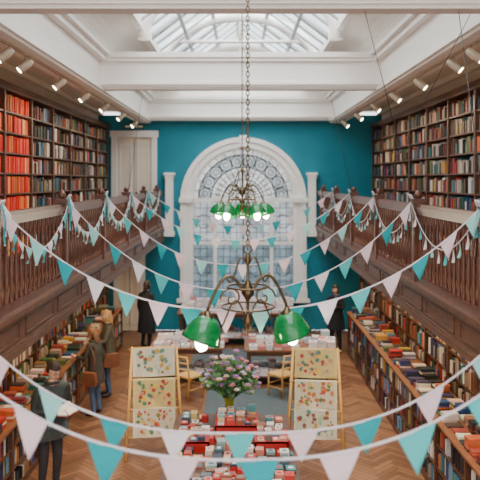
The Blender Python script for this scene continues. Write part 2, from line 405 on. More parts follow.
# ------------------------------------------------------------------ books
pal=[lin(c) for c in ((214,204,186),(190,52,42),(40,74,128),(38,40,44),(140,106,70),(226,214,200),(44,112,116),(206,156,66),(120,40,48),(84,108,64),
     (230,224,214),(158,128,102),(70,58,54),(206,100,60),(110,144,168),(170,158,142),(38,34,36),(56,50,84),(166,70,58),(96,84,76),(44,52,58),(84,140,140),(90,66,52))]
redpal=[lin(c) for c in ((230,58,34),(238,90,42),(212,40,34),(240,124,54),(226,60,36),(196,46,38),(236,176,112))]
def bookshelf(name,s,xf,xb,y0,y1,z0,z1,nsh,bay,seed,cornice=True,base=0.1,redbay=None,yb0=None,bright=1.0):
    R=random.Random(seed); par=empty(name)
    b=MB()
    def bx(xa,xb_,ya,yb_,za,zb,m=WOOD,c=(1,1,1)):
        p,q_=sorted((s*xa,s*xb_)); b.box(p,q_,ya,yb_,za,zb,m,c)
    bx(xb-.02,xb,y0,y1,z0,z1)
    nb=int(round((y1-y0)/bay)); bw=(y1-y0)/nb
    bx(xf,xb,y0,y1,z0,z0+base)
    top=z1-(0.12 if cornice else 0.03)
    if cornice:
        bx(xf-.04,xb,y0-.02,y1,top,top+.05); bx(xf-.08,xb,y0-.04,y1,top+.05,z1)
    else: bx(xf-.04,xb,y0,y1,top,z1,WOODM)
    for i in range(nb+1):
        yy=y0+i*bw; bx(xf-.015,xb,max(y0,yy-.035),min(y1,yy+.035),z0,top)
    gap=(top-(z0+base))/nsh
    for k in range(1,nsh):
        bx(xf,xb,y0,y1,z0+base+k*gap-.014,z0+base+k*gap+.014)
    b.make('carcass',par)
    b=MB()
    for i in range(nb):
        ya=y0+i*bw+.04; ye=y0+(i+1)*bw-.04
        if yb0 and ye<yb0: continue
        for k in range(nsh):
            zz=z0+base+k*gap+(.014 if k else 0); gh=gap-.035
            y=ya+R.random()*.02; 
            while y<ye-.05:
                run=R.randint(1,6); c0=R.choice(pal); hh=gh*R.uniform(.6,.9)
                isred=redbay and redbay[0]<y<redbay[1]
                if isred: c0=R.choice(redpal)
                br=bright*(1.25 if isred else 1)
                if R.random()<.06:
                    w=min(.14,ye-y); 
                    bx(xf+.03,xf+.055,y,y+w,zz,zz+gh*.88,BOOK,tuple(v*br for v in c0)); y+=w+.01; continue
                if R.random()<.07 and not isred: y+=R.uniform(.03,.10); continue
                for _ in range(run):
                    t=R.uniform(.018,.05); 
                    if y+t>ye: y=ye; break
                    f=R.uniform(.6,1.2)*br
                    cc=c0 if R.random()<.55 else R.choice(redpal if (isred and R.random()<.88) else pal)
                    h=hh*R.uniform(.93,1.05) if cc==c0 else gh*R.uniform(.58,.93)
                    if isred: h=gh*R.uniform(.85,.95)
                    h=min(h,gh*.97); c=tuple(min(.9,v*f) for v in cc)
                    d=R.uniform(.01,.06)
                    bx(xf+d,xb-.03,y,y+t-.002,zz,zz+h,BOOK,c)
                    y+=t
    b.make('books',par)
    return par
bookshelf('bookcase',-1,3.9,4.24,4.1,20.6,GZ+.013,6.12,8,1.5,1,redbay=(11.2,13.1),yb0=9.5,bright=1.0)
bookshelf('bookcase',1,3.9,4.24,4.1,20.6,GZ+.013,6.12,8,1.5,2,yb0=9.5,bright=1.0)
bookshelf('bookcase',-1,3.85,4.24,4.6,20.4,0.0,2.94,7,1.5,3,yb0=7,bright=1.1)
bookshelf('bookcase',1,3.5,4.24,4.6,20.4,0.0,2.94,7,1.5,4,yb0=7,bright=1.1)
def counter(s,xf,xb,y0,y1,h,seed):
    p=bookshelf('display_counter',s,xf,xb,y0,y1,0.0,h,3,1.3,seed,cornice=False,base=.1,yb0=7,bright=1.1)
    R=random.Random(seed+50); b=MB(); y=y0+.1
    while y<y1-.3:
        for row in range(2 if xb-xf>.35 else 1):
            w=R.uniform(.12,.17); l=min(R.uniform(.18,.23),(xb-xf)-.06)
            n=R.randint(1,6); zz=h; x=s*(xf+.16+row*.26)
            if R.random()<.14: continue
            c=R.choice(pal)
            for i in range(n):
                t=R.uniform(.018,.035); cc=c if R.random()<.7 else R.choice(pal)
                b.cbox(x+R.uniform(-.008,.008),y+w/2+R.uniform(-.008,.008),zz+t/2,l,w,t,BOOK,tuple(min(.9,v*R.uniform(.8,1.1)) for v in cc),rz=R.uniform(-.12,.12)); zz+=t
        y+=w+R.uniform(.03,.08)
    b.make('stacked_books',p)
counter(1,2.78,3.40,4.6,18.0,1.12,11)
counter(-1,3.2,3.74,4.6,19.0,1.05,12)

# ------------------------------------------------------------------ bunting
tealc=lin((28,162,170)); mint=lin((160,218,212)); whitec=lin((240,230,232)); pink=lin((242,212,218)); aqua=lin((84,194,194))
def flag(b,p,tang,w,h,c,R):
    t=Vector(tang).normalized(); nrm=t.cross(Vector((0,0,1))).normalized()
    sw=R.uniform(-.12,.12); tw=R.uniform(-.25,.25); rows=[]
    nr=5
    for i in range(nr+1):
        u=i/nr; ww=w*(1-u)
        row=[]
        for j in (-1,0,1):
            off=nrm*(sw*h*u*u+ tw*j*ww*.5*u + 0.02*math.sin(3*u+j))
            row.append(b.av(Vector(p)+t*(j*ww/2)-Vector((0,0,1))*(u*h)+off+ t*(sw*.2*h*u)))
        rows.append(row)
    for A,B in zip(rows,rows[1:]):
        for j in range(2): b.face([A[j],A[j+1],B[j+1],B[j]],FLAG,c,True)
def bunting(pa,pb,zmid,p=2.3,seed=0,w=.22,h=.25,gap=.335,cols=None,tails=True,phase=0.5,k0=None):
    R=random.Random(seed); b=MB(); pa=Vector(pa); pb=Vector(pb)
    cols=cols or [tealc,pink,mint,tealc,whitec,aqua,pink]
    def pt(u):
        q=pa.lerp(pb,u); top=q.z; t=abs(2*u-1); q.z=zmid+(top-zmid)*t**p; return q
    n=60; P=[pt(i/n) for i in range(n+1)]
    for i in range(n):
        a,c=P[i],P[i+1]
        b.poly([a+Vector((0,0,.008)),c+Vector((0,0,.008)),c-Vector((0,0,.010)),a-Vector((0,0,.010))],FLAG,whitec,True)
    b.tube(P,0.005,FLAG,5,whitec)
    ln=[0]
    for i in range(n): ln.append(ln[-1]+(P[i+1]-P[i]).length)
    s_=gap*phase; k=R.randint(0,6) if k0 is None else k0
    while s_<ln[-1]-.05:
        j=max(i for i in range(n+1) if ln[i]<=s_); j=min(j,n-1)
        f=(s_-ln[j])/(ln[j+1]-ln[j]); q=P[j].lerp(P[j+1],f); tg=P[j+1]-P[j]
        flag(b,q,tg,w,h*R.uniform(.95,1.05),cols[k%len(cols)],R); s_+=gap*R.uniform(.94,1.06); k+=1
    if tails:
        for e in (pa,pb):
            sg=-1 if e.x>0 else 1
            for i in range(5):
                c=R.choice([whitec,mint,tealc,aqua]); L_=R.uniform(.2,.48); dx=R.uniform(.0,.06)*sg; dy=R.uniform(-.10,.10)
                q=[e+Vector((dx*.3+.02*sg,dy*.3,.02)),e+Vector((dx+.03*sg,dy,-L_*.4)),e+Vector((dx+.02*sg,dy*1.3,-L_*.75)),e+Vector((dx+.03*sg,dy*1.5,-L_))]
                for a,c2 in zip(q,q[1:]):
                    ww=Vector((.004,.014,0)); b.poly([a-ww,a+ww,c2+ww,c2-ww],FLAG,c,True)
            for sgn in (-1,1):
                ls=[e+Vector((0.03*sg,0,.02))+Vector((.02*sg*math.sin(a),sgn*(.07*(1-math.cos(a))/2),.04*math.sin(a))) for a in [2*pi*i/10 for i in range(10)]]
                b.tube(ls,0.008,FLAG,4,whitec,closed=True)
    return b.make('bunting_garland')
RX=GX-.02
bunting((-RX,4.0,4.22),(RX,4.0,4.22),2.90,2.5,1,phase=.45,gap=.45,w=.235,h=.25,cols=[tealc,pink,aqua,aqua,pink,tealc,pink])
bunting((-RX,4.7,4.15),(RX,4.7,4.18),2.80,2.8,2,phase=.35,gap=.44,w=.21,h=.22)
bunting((-RX,6.6,4.25),(RX,6.6,4.25),3.27,2.4,3,gap=.33,w=.2,h=.22)
bunting((-RX,9.2,4.25),(RX,9.2,4.25),3.05,2.3,4,gap=.36)
bunting((-RX,11.8,4.25),(RX,11.8,4.25),3.07,2.3,5,gap=.36)
bunting((-RX,14.4,4.25),(RX,14.4,4.25),3.26,2.2,6,gap=.38)
bunting((-RX,17.0,4.25),(RX,17.0,4.25),3.38,2.1,7,gap=.4)
for s in (-1,1):
    for i in range(2,len(posts)-1):
        ya,yb=posts[i],posts[i+1]
        bunting((s*(RX-.03),ya,4.2),(s*(RX-.03),yb,4.2),3.72,2.0,20+i+s,w=.13,h=.17,gap=.27,cols=[mint,whitec,aqua,whitec],tails=False)

# ------------------------------------------------------------------ chandeliers
def chain(b,x,y,z0,z1,m,link=.045,r=.006):
    z=z0;k=0
    while z<z1:
        pts=[]
        for i in range(10):
            a=2*pi*i/10; u=math.cos(a)*link*.35; v=math.sin(a)*link*.72
            pts.append((x+(u if k%2 else 0),y+(0 if k%2 else u),z+v))
        b.tube(pts,r,m,4,closed=True); z+=link*1.05;k+=1
def chandelier(x,y,zs,ztop,arms,rot,rad,sc,bulb_w,stem=0.55,hoop=True,link=.04):
    par=empty('chandelier'); b=MB()
    zt=zs+stem
    chain(b,x,y,zt+.1*sc,ztop-.08,BRASS,link=link,r=.005)
    b.lathe([(0,.0),(.09,0),(.1,-.02),(.05,-.06),(.02,-.1),(0,-.1)],(x,y,ztop),BRASS,14)
    b.tube([(x+.035*math.cos(a),y,zt+.08*sc+.035*math.sin(a)) for a in [2*pi*i/12 for i in range(12)]],.008,BRASS,5,closed=True)
    b.lathe([(0,stem+.05),(.02,stem+.04),(.028,stem-.02),(.012,stem-.06),(.012,.36),(.03,.33),(.05,.28),(.06,.24),(.03,.2),(.014,.17),(.014,.06),(.035,.03),(.05,-.01),(.03,-.06),(.012,-.09),(.018,-.11),(0,-.14)],(x,y,zs),BRASS,14)
    if hoop:
        for hz,hr in ((.30,.17),(.12,.22)):
            b.tube([(x+hr*sc*math.cos(a),y+hr*sc*math.sin(a),zs+hz) for a in [2*pi*i/28 for i in range(28)]],.009,BRASS,6,closed=True)
    for i in range(arms):
        a=rot+2*pi*i/arms; dx,dy=math.cos(a),math.sin(a)
        P=[]
        for j in range(17):
            u=j/16; r=.03+(rad-.03)*u; z=zs+.24+.16*math.sin(pi*u)*sc*1.2-.1*u
            P.append((x+dx*r,y+dy*r,z))
        P+= [(x+dx*(rad+.012),y+dy*(rad+.012),zs+.1)]
        b.tube(P,.011*sc+.002,BRASS,6)
        S=[]
        for j in range(22):
            t=j/21*3.2*pi/2*1.5; rr=.10*sc*(1-j/24)
            S.append((x+dx*(rad*.42+rr*math.cos(t)),y+dy*(rad*.42+rr*math.cos(t)),zs+.2+rr*math.sin(t)))
        b.tube(S,.007*sc+.001,BRASS,5)
        S=[(x+dx*(.03+rad*.6*u),y+dy*(.03+rad*.6*u),zs+.05+.12*math.sin(u*pi*1.3)*sc) for u in [k/12 for k in range(13)]]
        b.tube(S,.007*sc+.001,BRASS,5)
        S=[(x+dx*(.02+rad*.5*u),y+dy*(.02+rad*.5*u),zs+stem-.03-(stem-.42)*u+.07*sc*math.sin(2*pi*u)) for u in [k/14 for k in range(15)]]
        b.tube(S,.007*sc+.001,BRASS,5)
        b.lathe([(0,.1),(.022,.1),(.03,.07),(.045*sc+.01,.05),(.045*sc+.01,.03)],(x+dx*(rad+.012),y+dy*(rad+.012),zs),BRASS,12)
    b.make('metal_frame',par)
    b=MB()
    for i in range(arms):
        a=rot+2*pi*i/arms; cx,cy=x+math.cos(a)*(rad+.012),y+math.sin(a)*(rad+.012)
        R_=.16*sc
        pr=[(.045*sc,.05),(.06*sc,.045),(.09*sc,.02),(.125*sc,-.03*sc),(.15*sc,-.09*sc),(R_,-.14*sc),(R_*1.04,-.16*sc),(R_*1.0,-.16*sc),(.14*sc,-.09*sc),(.115*sc,-.03*sc),(.08*sc,.01)]
        o=b.T.copy(); b.T=Matrix.Translation((cx,cy,zs))@Matrix.Rotation(a,4,'Z')@Matrix.Rotation(-.36,4,'Y')
        b.lathe(pr,(0,0,0),GREENG,24); b.T=o
    b.make('green_glass_shades',par)
    b=MB()
    for i in range(arms):
        a=rot+2*pi*i/arms; ux,uy=math.cos(a),math.sin(a); cx,cy=x+ux*(rad+.06*sc),y+uy*(rad+.06*sc)
        b.ball((cx,cy,zs-.16*sc),(.056*sc,.056*sc,.075*sc),BULB,seg=16,rings=10)
        b.tube([(x+ux*(rad+.02),y+uy*(rad+.02),zs),(cx,cy,zs-.10*sc)],.022*sc,BRASS,8)
        l=bpy.data.lights.new('bulb_light','POINT'); l.energy=bulb_w; l.color=(1,.8,.55); l.shadow_soft_size=.05
        lo=bpy.data.objects.new('bulb_light',l); bpy.context.scene.collection.objects.link(lo); lo.location=(x+ux*(rad+.08*sc),y+uy*(rad+.08*sc),zs-.29*sc); lo.parent=par
    b.make('bulbs',par)
chandelier(0.07,6.3,3.24,6.26,2,0.28,.36,1.08,14,hoop=True)
chandelier(0.04,12.9,4.02,8.87,5,.3,.40,1.05,10,stem=.66)

b=MB()
for (p,q_) in (((1.3,7.3,6.26),(2.3,9.3,4.27)),((1.75,13.7,6.26),(2.3,14.4,4.27)),((2.28,7.3,6.26),(2.33,6.7,4.27)),((-1.9,13.7,6.26),(-2.3,14.4,4.27)),((2.45,7.45,6.26),(2.33,11.8,4.3))):
    b.tube([p,q_],0.004,IRON,5)
b.make('suspension_wires')

# ------------------------------------------------------------------ track spotlights
def spot_fix(x,y,z,s,energy):
    par=empty('track_spotlight'); b=MB()
    b.tube([(x,y,z),(x,y,z-.08)],.012,FIX,6)
    d=Vector((s*.62,-0.32,-.60)).normalized(); c=Vector((x,y,z-.13))
    b.tube([c-d*.11,c-d*.07,c+d*.09,c+d*.11],[.035,.055,.062,.055],FIX,12)
    b.tube([c+d*.11,c+d*.114],[.046,.046],SPOTL,12)
    b.make('lamp_head',par)
    l=bpy.data.lights.new('spot_beam','SPOT'); l.energy=energy; l.color=(1,.75,.48); l.spot_size=2.0; l.spot_blend=.8; l.shadow_soft_size=.06
    lo=bpy.data.objects.new('spot_beam',l); bpy.context.scene.collection.objects.link(lo); lo.location=c+d*.13
    lo.rotation_euler=d.to_track_quat('-Z','Y').to_euler(); lo.parent=par
for s in (-1,1):
    b=MB(); b.box(min(s*2.86,s*2.9),max(s*2.86,s*2.9),5,20.4,6.17,6.2,FIX); b.make('trim_light_track')
    for yy in (8.6,9.4,11.2,13.0,14.9,17.0,19.2):
        spot_fix(s*2.88,yy,6.17,s,58)
for s in (-1,1):
    for yy in (5.5,8,10.5,13,15.5,18):
        par=empty('downlight'); b=MB()
        b.lathe([(.09,0),(.09,-.03),(.07,-.035),(.065,-.02)],(s*2.62,yy,2.95),WHITE,16); b.lathe([(0,-.018),(.065,-.018)],(s*2.62,yy,2.95),SPOTL,16)
        b.make('fitting',par)
        l=bpy.data.lights.new('downlight_lamp','SPOT'); l.energy=105; l.color=(1,.72,.42); l.spot_size=2.6; l.spot_blend=.6; l.shadow_soft_size=.06
        lo=bpy.data.objects.new('downlight_lamp',l); bpy.context.scene.collection.objects.link(lo); lo.location=(s*2.62,yy,2.9); lo.rotation_euler=(0,s*-.35,0); lo.parent=par

# ------------------------------------------------------------------ tables with books
def stacks(b,x0,x1,y0,y1,z,seed,pl,hmax=8,dens=.9,scale=1.0):
    R=random.Random(seed); y=y0+.12
    while y<y1-.05:
        x=x0+.1
        while x<x1-.08:
            w=R.uniform(.13,.2)*scale; l=R.uniform(.18,.24)*scale
            if R.random()<dens:
                n=R.randint(1,hmax); zz=z; c=R.choice(pl)
                for i in range(n):
                    t=R.uniform(.015,.04); cc=c if R.random()<.75 else R.choice(pl)
                    b.cbox(x+w/2,y,zz+t/2,w,l,t,BOOK,cc,rz=R.uniform(-.1,.1)); zz+=t
                c3=R.choice(frontpal); b.cbox(x+w/2,y,zz+.0015,w*.5,l*.4,.002,BOOK,c3)
            x+=w+R.uniform(.01,.05)
        y+=.27*scale
def table(name,x0,x1,y0,y1,h,seed,pl,hmax=6,top=WOODM,dens=.9,lower=True):
    par=empty(name); b=MB()
    b.box(x0,x1,y0,y1,h-.04,h,top); b.box(x0+.05,x1-.05,y0+.05,y1-.05,h-.14,h-.04,WOOD)
    leg=[(.035,0),(.035,.05),(.022,.08),(.03,.2),(.04,.4),(.03,.5),(.04,.55),(.04,h-.1)]
    for x in (x0+.1,x1-.1):
        for y in (y0+.1,y1-.1): b.lathe(leg,(x,y,0),WOOD,10)
    if lower:
        b.box(x0+.08,x1-.08,y0+.08,y1-.08,.18,.21,WOOD)
    b.make('table_frame',par)
    b=MB(); stacks(b,x0,x1,y0,y1,h,seed,pl,hmax,dens)
    if lower: stacks(b,x0+.1,x1-.1,y0+.1,y1-.1,.21,seed+1,pl,5,.8)
    b.make('stacked_books',par); return par
palepal=[lin(c) for c in ((240,230,224),(236,216,212),(244,236,226),(226,200,192),(238,224,226),(216,216,216),(210,130,124),(180,196,204))]
frontpal=[lin(c) for c in ((210,170,140),(190,48,40),(226,210,190),(120,100,88),(200,56,44),(150,176,170),(150,84,54),(230,196,116),(80,110,118),(232,216,206),(50,60,80),(216,130,110),(80,140,140))]
T=table('display_table',-1.0,.75,8.4,11.05,.8,31,frontpal,3,WOOD,dens=.0,lower=False)
b=MB()
stacks(b,-.98,.72,8.42,10.2,.8,33,frontpal,4,.92,.66)
stacks(b,.3,.72,10.2,10.9,.8,34,frontpal,4,.95,.62)
stacks(b,-.98,-.45,10.2,10.9,.8,35,frontpal,4,.95,.62)
b.make('greeting_cards_and_books',T)
b=MB(); RED=mat('red_lacquer',lin((184,34,30)),.4)
for (x0,x1,y0,y1,zz) in ((-.36,.26,9.95,10.6,.20),(-.88,-.42,9.5,10.0,.14),(.2,.66,9.5,10.0,.14)):
    z0=.80; b.box(x0,x1,y0,y1,z0+zz-.02,z0+zz,RED)
    for (a,c_) in ((x0,x0+.02),(x1-.02,x1)): b.box(a,c_,y0,y1,z0,z0+zz-.02,RED)
    b.box(x0,x1,y0,y0+.015,z0,z0+zz,RED)
    stacks(b,x0-.06,x1,y0-.02,y1,z0+zz,int(x0*100)+77,frontpal,4,.95,.6)
b.make('red_display_riser',T)
table('book_table',-2.0,-.35,15.4,16.5,.8,41,palepal,7)
table('book_table',0.1,2.0,15.2,16.4,.8,42,palepal,8)
table('book_table',-1.7,1.5,18.9,20.2,.9,43,palepal,11)
b=MB(); b.box(-.75,1.2,13.0,15.1,.0,.012,RUG)
for (a,c_) in ((-.75,-.7),(1.15,1.2)): b.box(a,c_,13.0,15.1,.012,.015,WOODM)
b.make('floor_rug')
b=MB(); b.box(-1.2,1.3,16.9,18.6,.0,.012,RUG); b.make('floor_rug')

# ------------------------------------------------------------------ vase with flowers
def bouquet(x,y,z):
    R=random.Random(5); par=empty('flower_vase'); b=MB()
    VG=mat('yellow_green_glazed_ceramic',lin((176,184,66)),.12,var=.2,scale=5,coat=.6)
    b.lathe([(0,0),(.075,0),(.08,.02),(.07,.08),(.065,.2),(.075,.3),(.1,.38),(.105,.385),(.09,.37),(.06,.25)],(x,y,z),VG,20); b.make('vase',par)
    b=MB(); G=matcol('leaf_green',.6,transl=.35)
    greens=[lin(c) for c in ((84,132,66),(110,154,78),(66,108,64),(134,168,104),(120,156,120))]
    tips=[]
    for i in range(120):
        a=R.uniform(0,2*pi); r=.50*math.sqrt(R.random()); h=.40+R.uniform(.15,.66)*(1-.9*(r/.5)**2*.65)
        tip=Vector((x+r*math.cos(a),y+r*math.sin(a),z+h)); st=Vector((x+.05*math.cos(a),y+.05*math.sin(a),z+.3))
        mid=st.lerp(tip,.5)+Vector((0,0,.06))
        b.tube([st,mid,tip],.004,G,4,R.choice(greens)); tips.append(tip)
        for k in range(7):
            q=mid.lerp(tip,R.uniform(-.2,.95)); d=Vector((R.uniform(-1,1),R.uniform(-1,1),R.uniform(-.3,.8))).normalized(); side=d.orthogonal().normalized()
            l=R.uniform(.06,.13); w=l*.28
            b.poly([q,q+d*l*.45+side*w,q+d*l,q+d*l*.45-side*w],G,R.choice(greens))
    b.make('foliage',par)
    b=MB(); PET=matcol('petals',.7,transl=.25)
    cols=[lin(c) for c in ((206,140,196),(230,190,222),(176,110,186),(246,238,234),(236,150,170),(214,206,232),(246,224,200))]
    for ti,tip in enumerate(tips):
        if ti%3==2: continue
        tip=tip+Vector((0,-.02,.02))
        c=R.choice(cols); n=7; s_=R.uniform(.034,.056)
        b.ball(tip,s_*.4,PET,lin((230,206,100)),8,5)
        for ring in (0,1):
            for k in range(n):
                a=2*pi*(k+.5*ring)/n; d=Vector((math.cos(a),math.sin(a),.25+.6*ring)).normalized(); sd=Vector((-math.sin(a),math.cos(a),0))
                b.poly([tip,tip+d*s_*.7+sd*s_*.35,tip+d*s_*1.2,tip+d*s_*.7-sd*s_*.35],PET,c)
    b.make('blossoms',par)
bouquet(-.17,10.85,.8)

# ------------------------------------------------------------------ wrapping-paper racks
def rack(x,y,rz,seed):
    R=random.Random(seed); par=empty('wrapping_paper_rack',(x,y,0),rz); b=MB(); w=.36
    for s in (-1,1):
        b.tube([(s*(w+.1),-.36,0.012),(s*w,.0,1.74)],.025,PINE,6); b.tube([(s*(w+.1),.36,0.012),(s*w,.0,1.74)],.025,PINE,6)
        b.tube([(s*(w+.055),-.2,.75),(s*(w+.055),.2,.75)],.014,PINE,6)
    b.tube([(-w-.02,0,1.72),(w+.02,0,1.72)],.02,PINE,8)
    rails=[(1.70,0),(1.22,-.12),(.78,-.215)]
    for (z,yy) in rails:
        b.tube([(-w-.06,yy-.0,z),(w+.06,yy,z)],.014,PINE,8)
        b.tube([(-w-.06,-yy,z),(w+.06,-yy,z)],.012,PINE,8)
    b.tube([(-w-.07,-.28,.35),(w+.07,-.28,.35)],.016,PINE,8)
    b.make('wooden_frame',par)
    b=MB()
    basec=[lin((236,220,184)),lin((238,226,196)),lin((232,204,130))]
    prints=[[lin(c) for c in ((206,120,56),(110,136,70),(196,80,70),(230,180,80))],[lin(c) for c in ((100,146,120),(216,160,56),(150,90,70),(176,196,150))],[lin(c) for c in ((180,64,50),(86,124,100),(232,190,60),(214,140,110))]]
    for ti,(z,yy) in enumerate(rails):
        for L_ in range(3):
            ww=w-.02-.015*L_; off=-.02-.007*L_; dz=.44+.012*L_-(0.03*L_); xo=R.uniform(-.01,.01)
            tilt=-.21
            nx,nz=10,8
            bc=basec[(ti+seed)%3]
            topy=yy+off
            def P(u,v):
                zz=z+.018-dz*v; yv=topy+tilt*dz*v-.012*math.sin(u*5+L_)*v-(.0)
                return (xo-ww+2*ww*u,yv,zz)
            for j in range(nz):
                for i in range(nx):
                    b.poly([P(i/nx,j/nz),P((i+1)/nx,j/nz),P((i+1)/nx,(j+1)/nz),P(i/nx,(j+1)/nz)],PAPERP,tuple(v*(1-.08*L_) for v in bc),True)
            b.poly([(xo-ww,topy,z+.018),(xo+ww,topy,z+.018),(xo+ww,topy+.05,z+.022),(xo-ww,topy+.05,z+.022)],PAPERP,bc)
            if L_==2:
                pr=prints[(ti+seed)%3]
                for k in range(46):
                    u=R.uniform(.06,.94); v=R.uniform(.07,.93); c=R.choice(pr); q=Vector(P(u,v))+Vector((0,-.006,0)); rr=R.uniform(.014,.042)
                    n=6; ph=R.random()*6
                    pts=[q+Vector((rr*math.cos(ph+2*pi*m_/n)*R.uniform(.7,1.2),0,rr*math.sin(ph+2*pi*m_/n)*R.uniform(.7,1.2))) for m_ in range(n)]
                    pts=[Vector((p.x,q.y+(p.z-q.z)*.21,p.z)) for p in pts]
                    b.poly(pts,PAPERP,c)
    b.make('paper_sheets',par)
rack(-1.42,11.6,.14,1); rack(1.24,11.5,-.12,2)

# ------------------------------------------------------------------ chairs
def chair(x,y,rz):
    par=empty('wooden_chair',(x,y,0.013),rz); b=MB(); w=.2
    for s in (-1,1):
        b.tube([(s*w,-.2,0),(s*w,-.2,.43)],.018,PINE,8); b.tube([(s*w,.22,0),(s*w,.19,.45),(s*.19,.25,.9)],.018,PINE,8)
        b.tube([(s*w,-.2,.2),(s*w,.21,.2)],.011,PINE,6)
    b.cbox(0,-.01,.445,.44,.44,.035,PINE)
    b.tube([(-w,-.2,.25),(w,-.2,.25)],.011,PINE,6)
    for z in (.62,.75,.88): b.tube([(-.19,.21+(z-.45)*.1,z),(0,.24+(z-.45)*.1,z),(.19,.21+(z-.45)*.1,z)],.018,PINE,6)
    b.make('chair_frame',par)
chair(-1.05,14.5,2.4); chair(.88,14.6,-2.4)

# ------------------------------------------------------------------ people
SKIN=mat('skin',lin((226,176,150)),.55,var=.06,scale=20)
def skinmesh(verts,edges,root,levels=2):
    me=bpy.data.meshes.new('sk'); bm=bmesh.new(); lay=bm.verts.layers.skin.verify()
    vs=[]
    for i,(p,r) in enumerate(verts):
        v=bm.verts.new(p); v[lay].radius=(r if isinstance(r,tuple) else (r,r)); v[lay].use_root=(i==root); vs.append(v)
    for a,c in edges: bm.edges.new((vs[a],vs[c]))
    bm.to_mesh(me); bm.free()
    ob=bpy.data.objects.new('sk',me); bpy.context.scene.collection.objects.link(ob)
    m=ob.modifiers.new('Skin','SKIN'); m.use_smooth_shade=True
    s_=ob.modifiers.new('Sub','SUBSURF'); s_.levels=levels; s_.render_levels=levels
    dg=bpy.context.evaluated_depsgraph_get(); dg.update()
    out=bpy.data.meshes.new_from_object(ob.evaluated_get(dg))
    bpy.data.objects.remove(ob)
    return out
def segdist(p,a,b_):
    ab=b_-a; t=max(0,min(1,(p-a).dot(ab)/max(ab.length_squared,1e-9))); return (p-(a+ab*t)).length
def person(name,loc,rz,H,topc,pantc,hairc,arms,long_hair=False,coat=None,head_tilt=0,head_turn=0,lean=0,bag=None,book=False,glasses=False,stride=0.0,slim=1.0,skinm=SKIN,scarf=None):
    par=empty(name,loc,rz); k=H/1.72; par.scale=(k,k,k)
    TOP=mat(name+'_top',topc,.85,var=.2,scale=25); PANT=mat(name+'_trousers',pantc,.85,var=.15,scale=25); SHOE=mat(name+'_shoes',lin((40,32,28)),.5); HAIR=mat(name+'_hair',hairc,.55,var=.3,scale=40,stretch=(1,1,.2))
    ly=-lean
    J={}
    J['pel']=((0,0,.95),(.155*slim,.115)); J['sp']=((0,ly*.3,1.1),(.135*slim,.1)); J['ch']=((0,ly*.75,1.27),(.165*slim,.12)); J['ub']=((0,ly,1.385),(.12*slim,.085)); J['nb']=((0,ly*1.1+.005,1.455),(.062,.06)); J['nt']=((0,ly*1.25-.01,1.54),(.052,.052))
    for s,n in ((1,'L'),(-1,'R')):
        J['sh'+n]=((s*.175*slim,ly,1.40),(.068,.068)); e,w_=arms[n]
        J['el'+n]=((e[0]*s,e[1],e[2]),(.047,.047)); J['wr'+n]=((w_[0]*s,w_[1],w_[2]),(.03,.027))
        st=stride*s
        J['hp'+n]=((s*.095,0,.88),(.098,.1)); J['kn'+n]=((s*.1,-.03-st*.5,.49),(.064,.066)); J['an'+n]=((s*.105,.03-st,.095),(.042,.045)); J['hl'+n]=((s*.105,.03-st,.055),(.038,.04)); J['to'+n]=((s*.12,-.15-st,.038),(.04,.032))
    order=list(J); idx={n:i for i,n in enumerate(order)}
    E=[('pel','sp'),('sp','ch'),('ch','ub'),('ub','nb'),('nb','nt')]
    for n in 'LR': E+=[('ub','sh'+n),('sh'+n,'el'+n),('el'+n,'wr'+n),('pel','hp'+n),('hp'+n,'kn'+n),('kn'+n,'an'+n),('an'+n,'hl'+n),('hl'+n,'to'+n)]
    me=skinmesh([J[n] for n in order],[(idx[a],idx[c]) for a,c in E],idx['pel'])
    me.materials.clear()
    for m in (TOP,PANT,SHOE,SKIN): me.materials.append(m)
    V={n:Vector(J[n][0]) for n in J}
    lab=[]
    for a,c in E:
        if c=='nt': l=3
        elif a[:2] in('hp','kn') : l=1
        elif a[:2] in ('an','hl'): l=2
        else: l=0
        lab.append((V[a],V[c],l))
    for p in me.polygons:
        c=p.center; best=min(lab,key=lambda t:segdist(c,t[0],t[1])); p.material_index=best[2]; p.use_smooth=True
        if best[2]==0 and c.z<.9 and abs(c.x)<.2: p.material_index=1
    ob=bpy.data.objects.new('body',me); bpy.context.scene.collection.objects.link(ob); ob.parent=par
    b=MB()
    for s,n in ((1,'L'),(-1,'R')):
        w_=V['wr'+n]; d=(w_-V['el'+n]).normalized()
        inward=Vector((-s,0,0)); 
        if book or abs(d.y)>.7: nrm=Vector((0,0,1)) if book else Vector((-s,0,0))
        else: nrm=inward
        nrm=(nrm-d*nrm.dot(d)).normalized(); side=d.cross(nrm).normalized()
        if side.y>0 and not book: side=-side
        if book and side.x*s>0: side=-side
        b.tube([w_-d*.03,w_+d*.01,w_+d*.05,w_+d*.088],[.026,.03,.037,.032],skinm,10)
        for fi,(o,l) in enumerate(((.03,.068),(.011,.078),(-.009,.072),(-.028,.056))):
            q=w_+d*.078+side*o; P=[q]; dd=d.copy(); cur=.28+.06*fi
            for sg in (.45,.32,.26):
                dd=(dd*math.cos(cur)+nrm*math.sin(cur)).normalized(); P.append(P[-1]+dd*l*sg*1.1)
            b.tube(P,[.0095,.0088,.008,.0062],skinm,6)
        q=w_+d*.025+side*.026; td=(d*.75+side*.6+nrm*.25).normalized(); td2=(d*.9+side*.2+nrm*.35).normalized()
        b.tube([q,q+td*.035,q+td*.035+td2*.03],[.013,.011,.008],skinm,6)
    b.make('hands',par)
    hc=V['nt']+Vector((0,-.018,.085))
    b=MB(); b.T=Matrix.Translation(hc)@Matrix.Rotation(head_turn,4,'Z')@Matrix.Rotation(head_tilt,4,'X')
    seg,rg=24,18; rows=[]
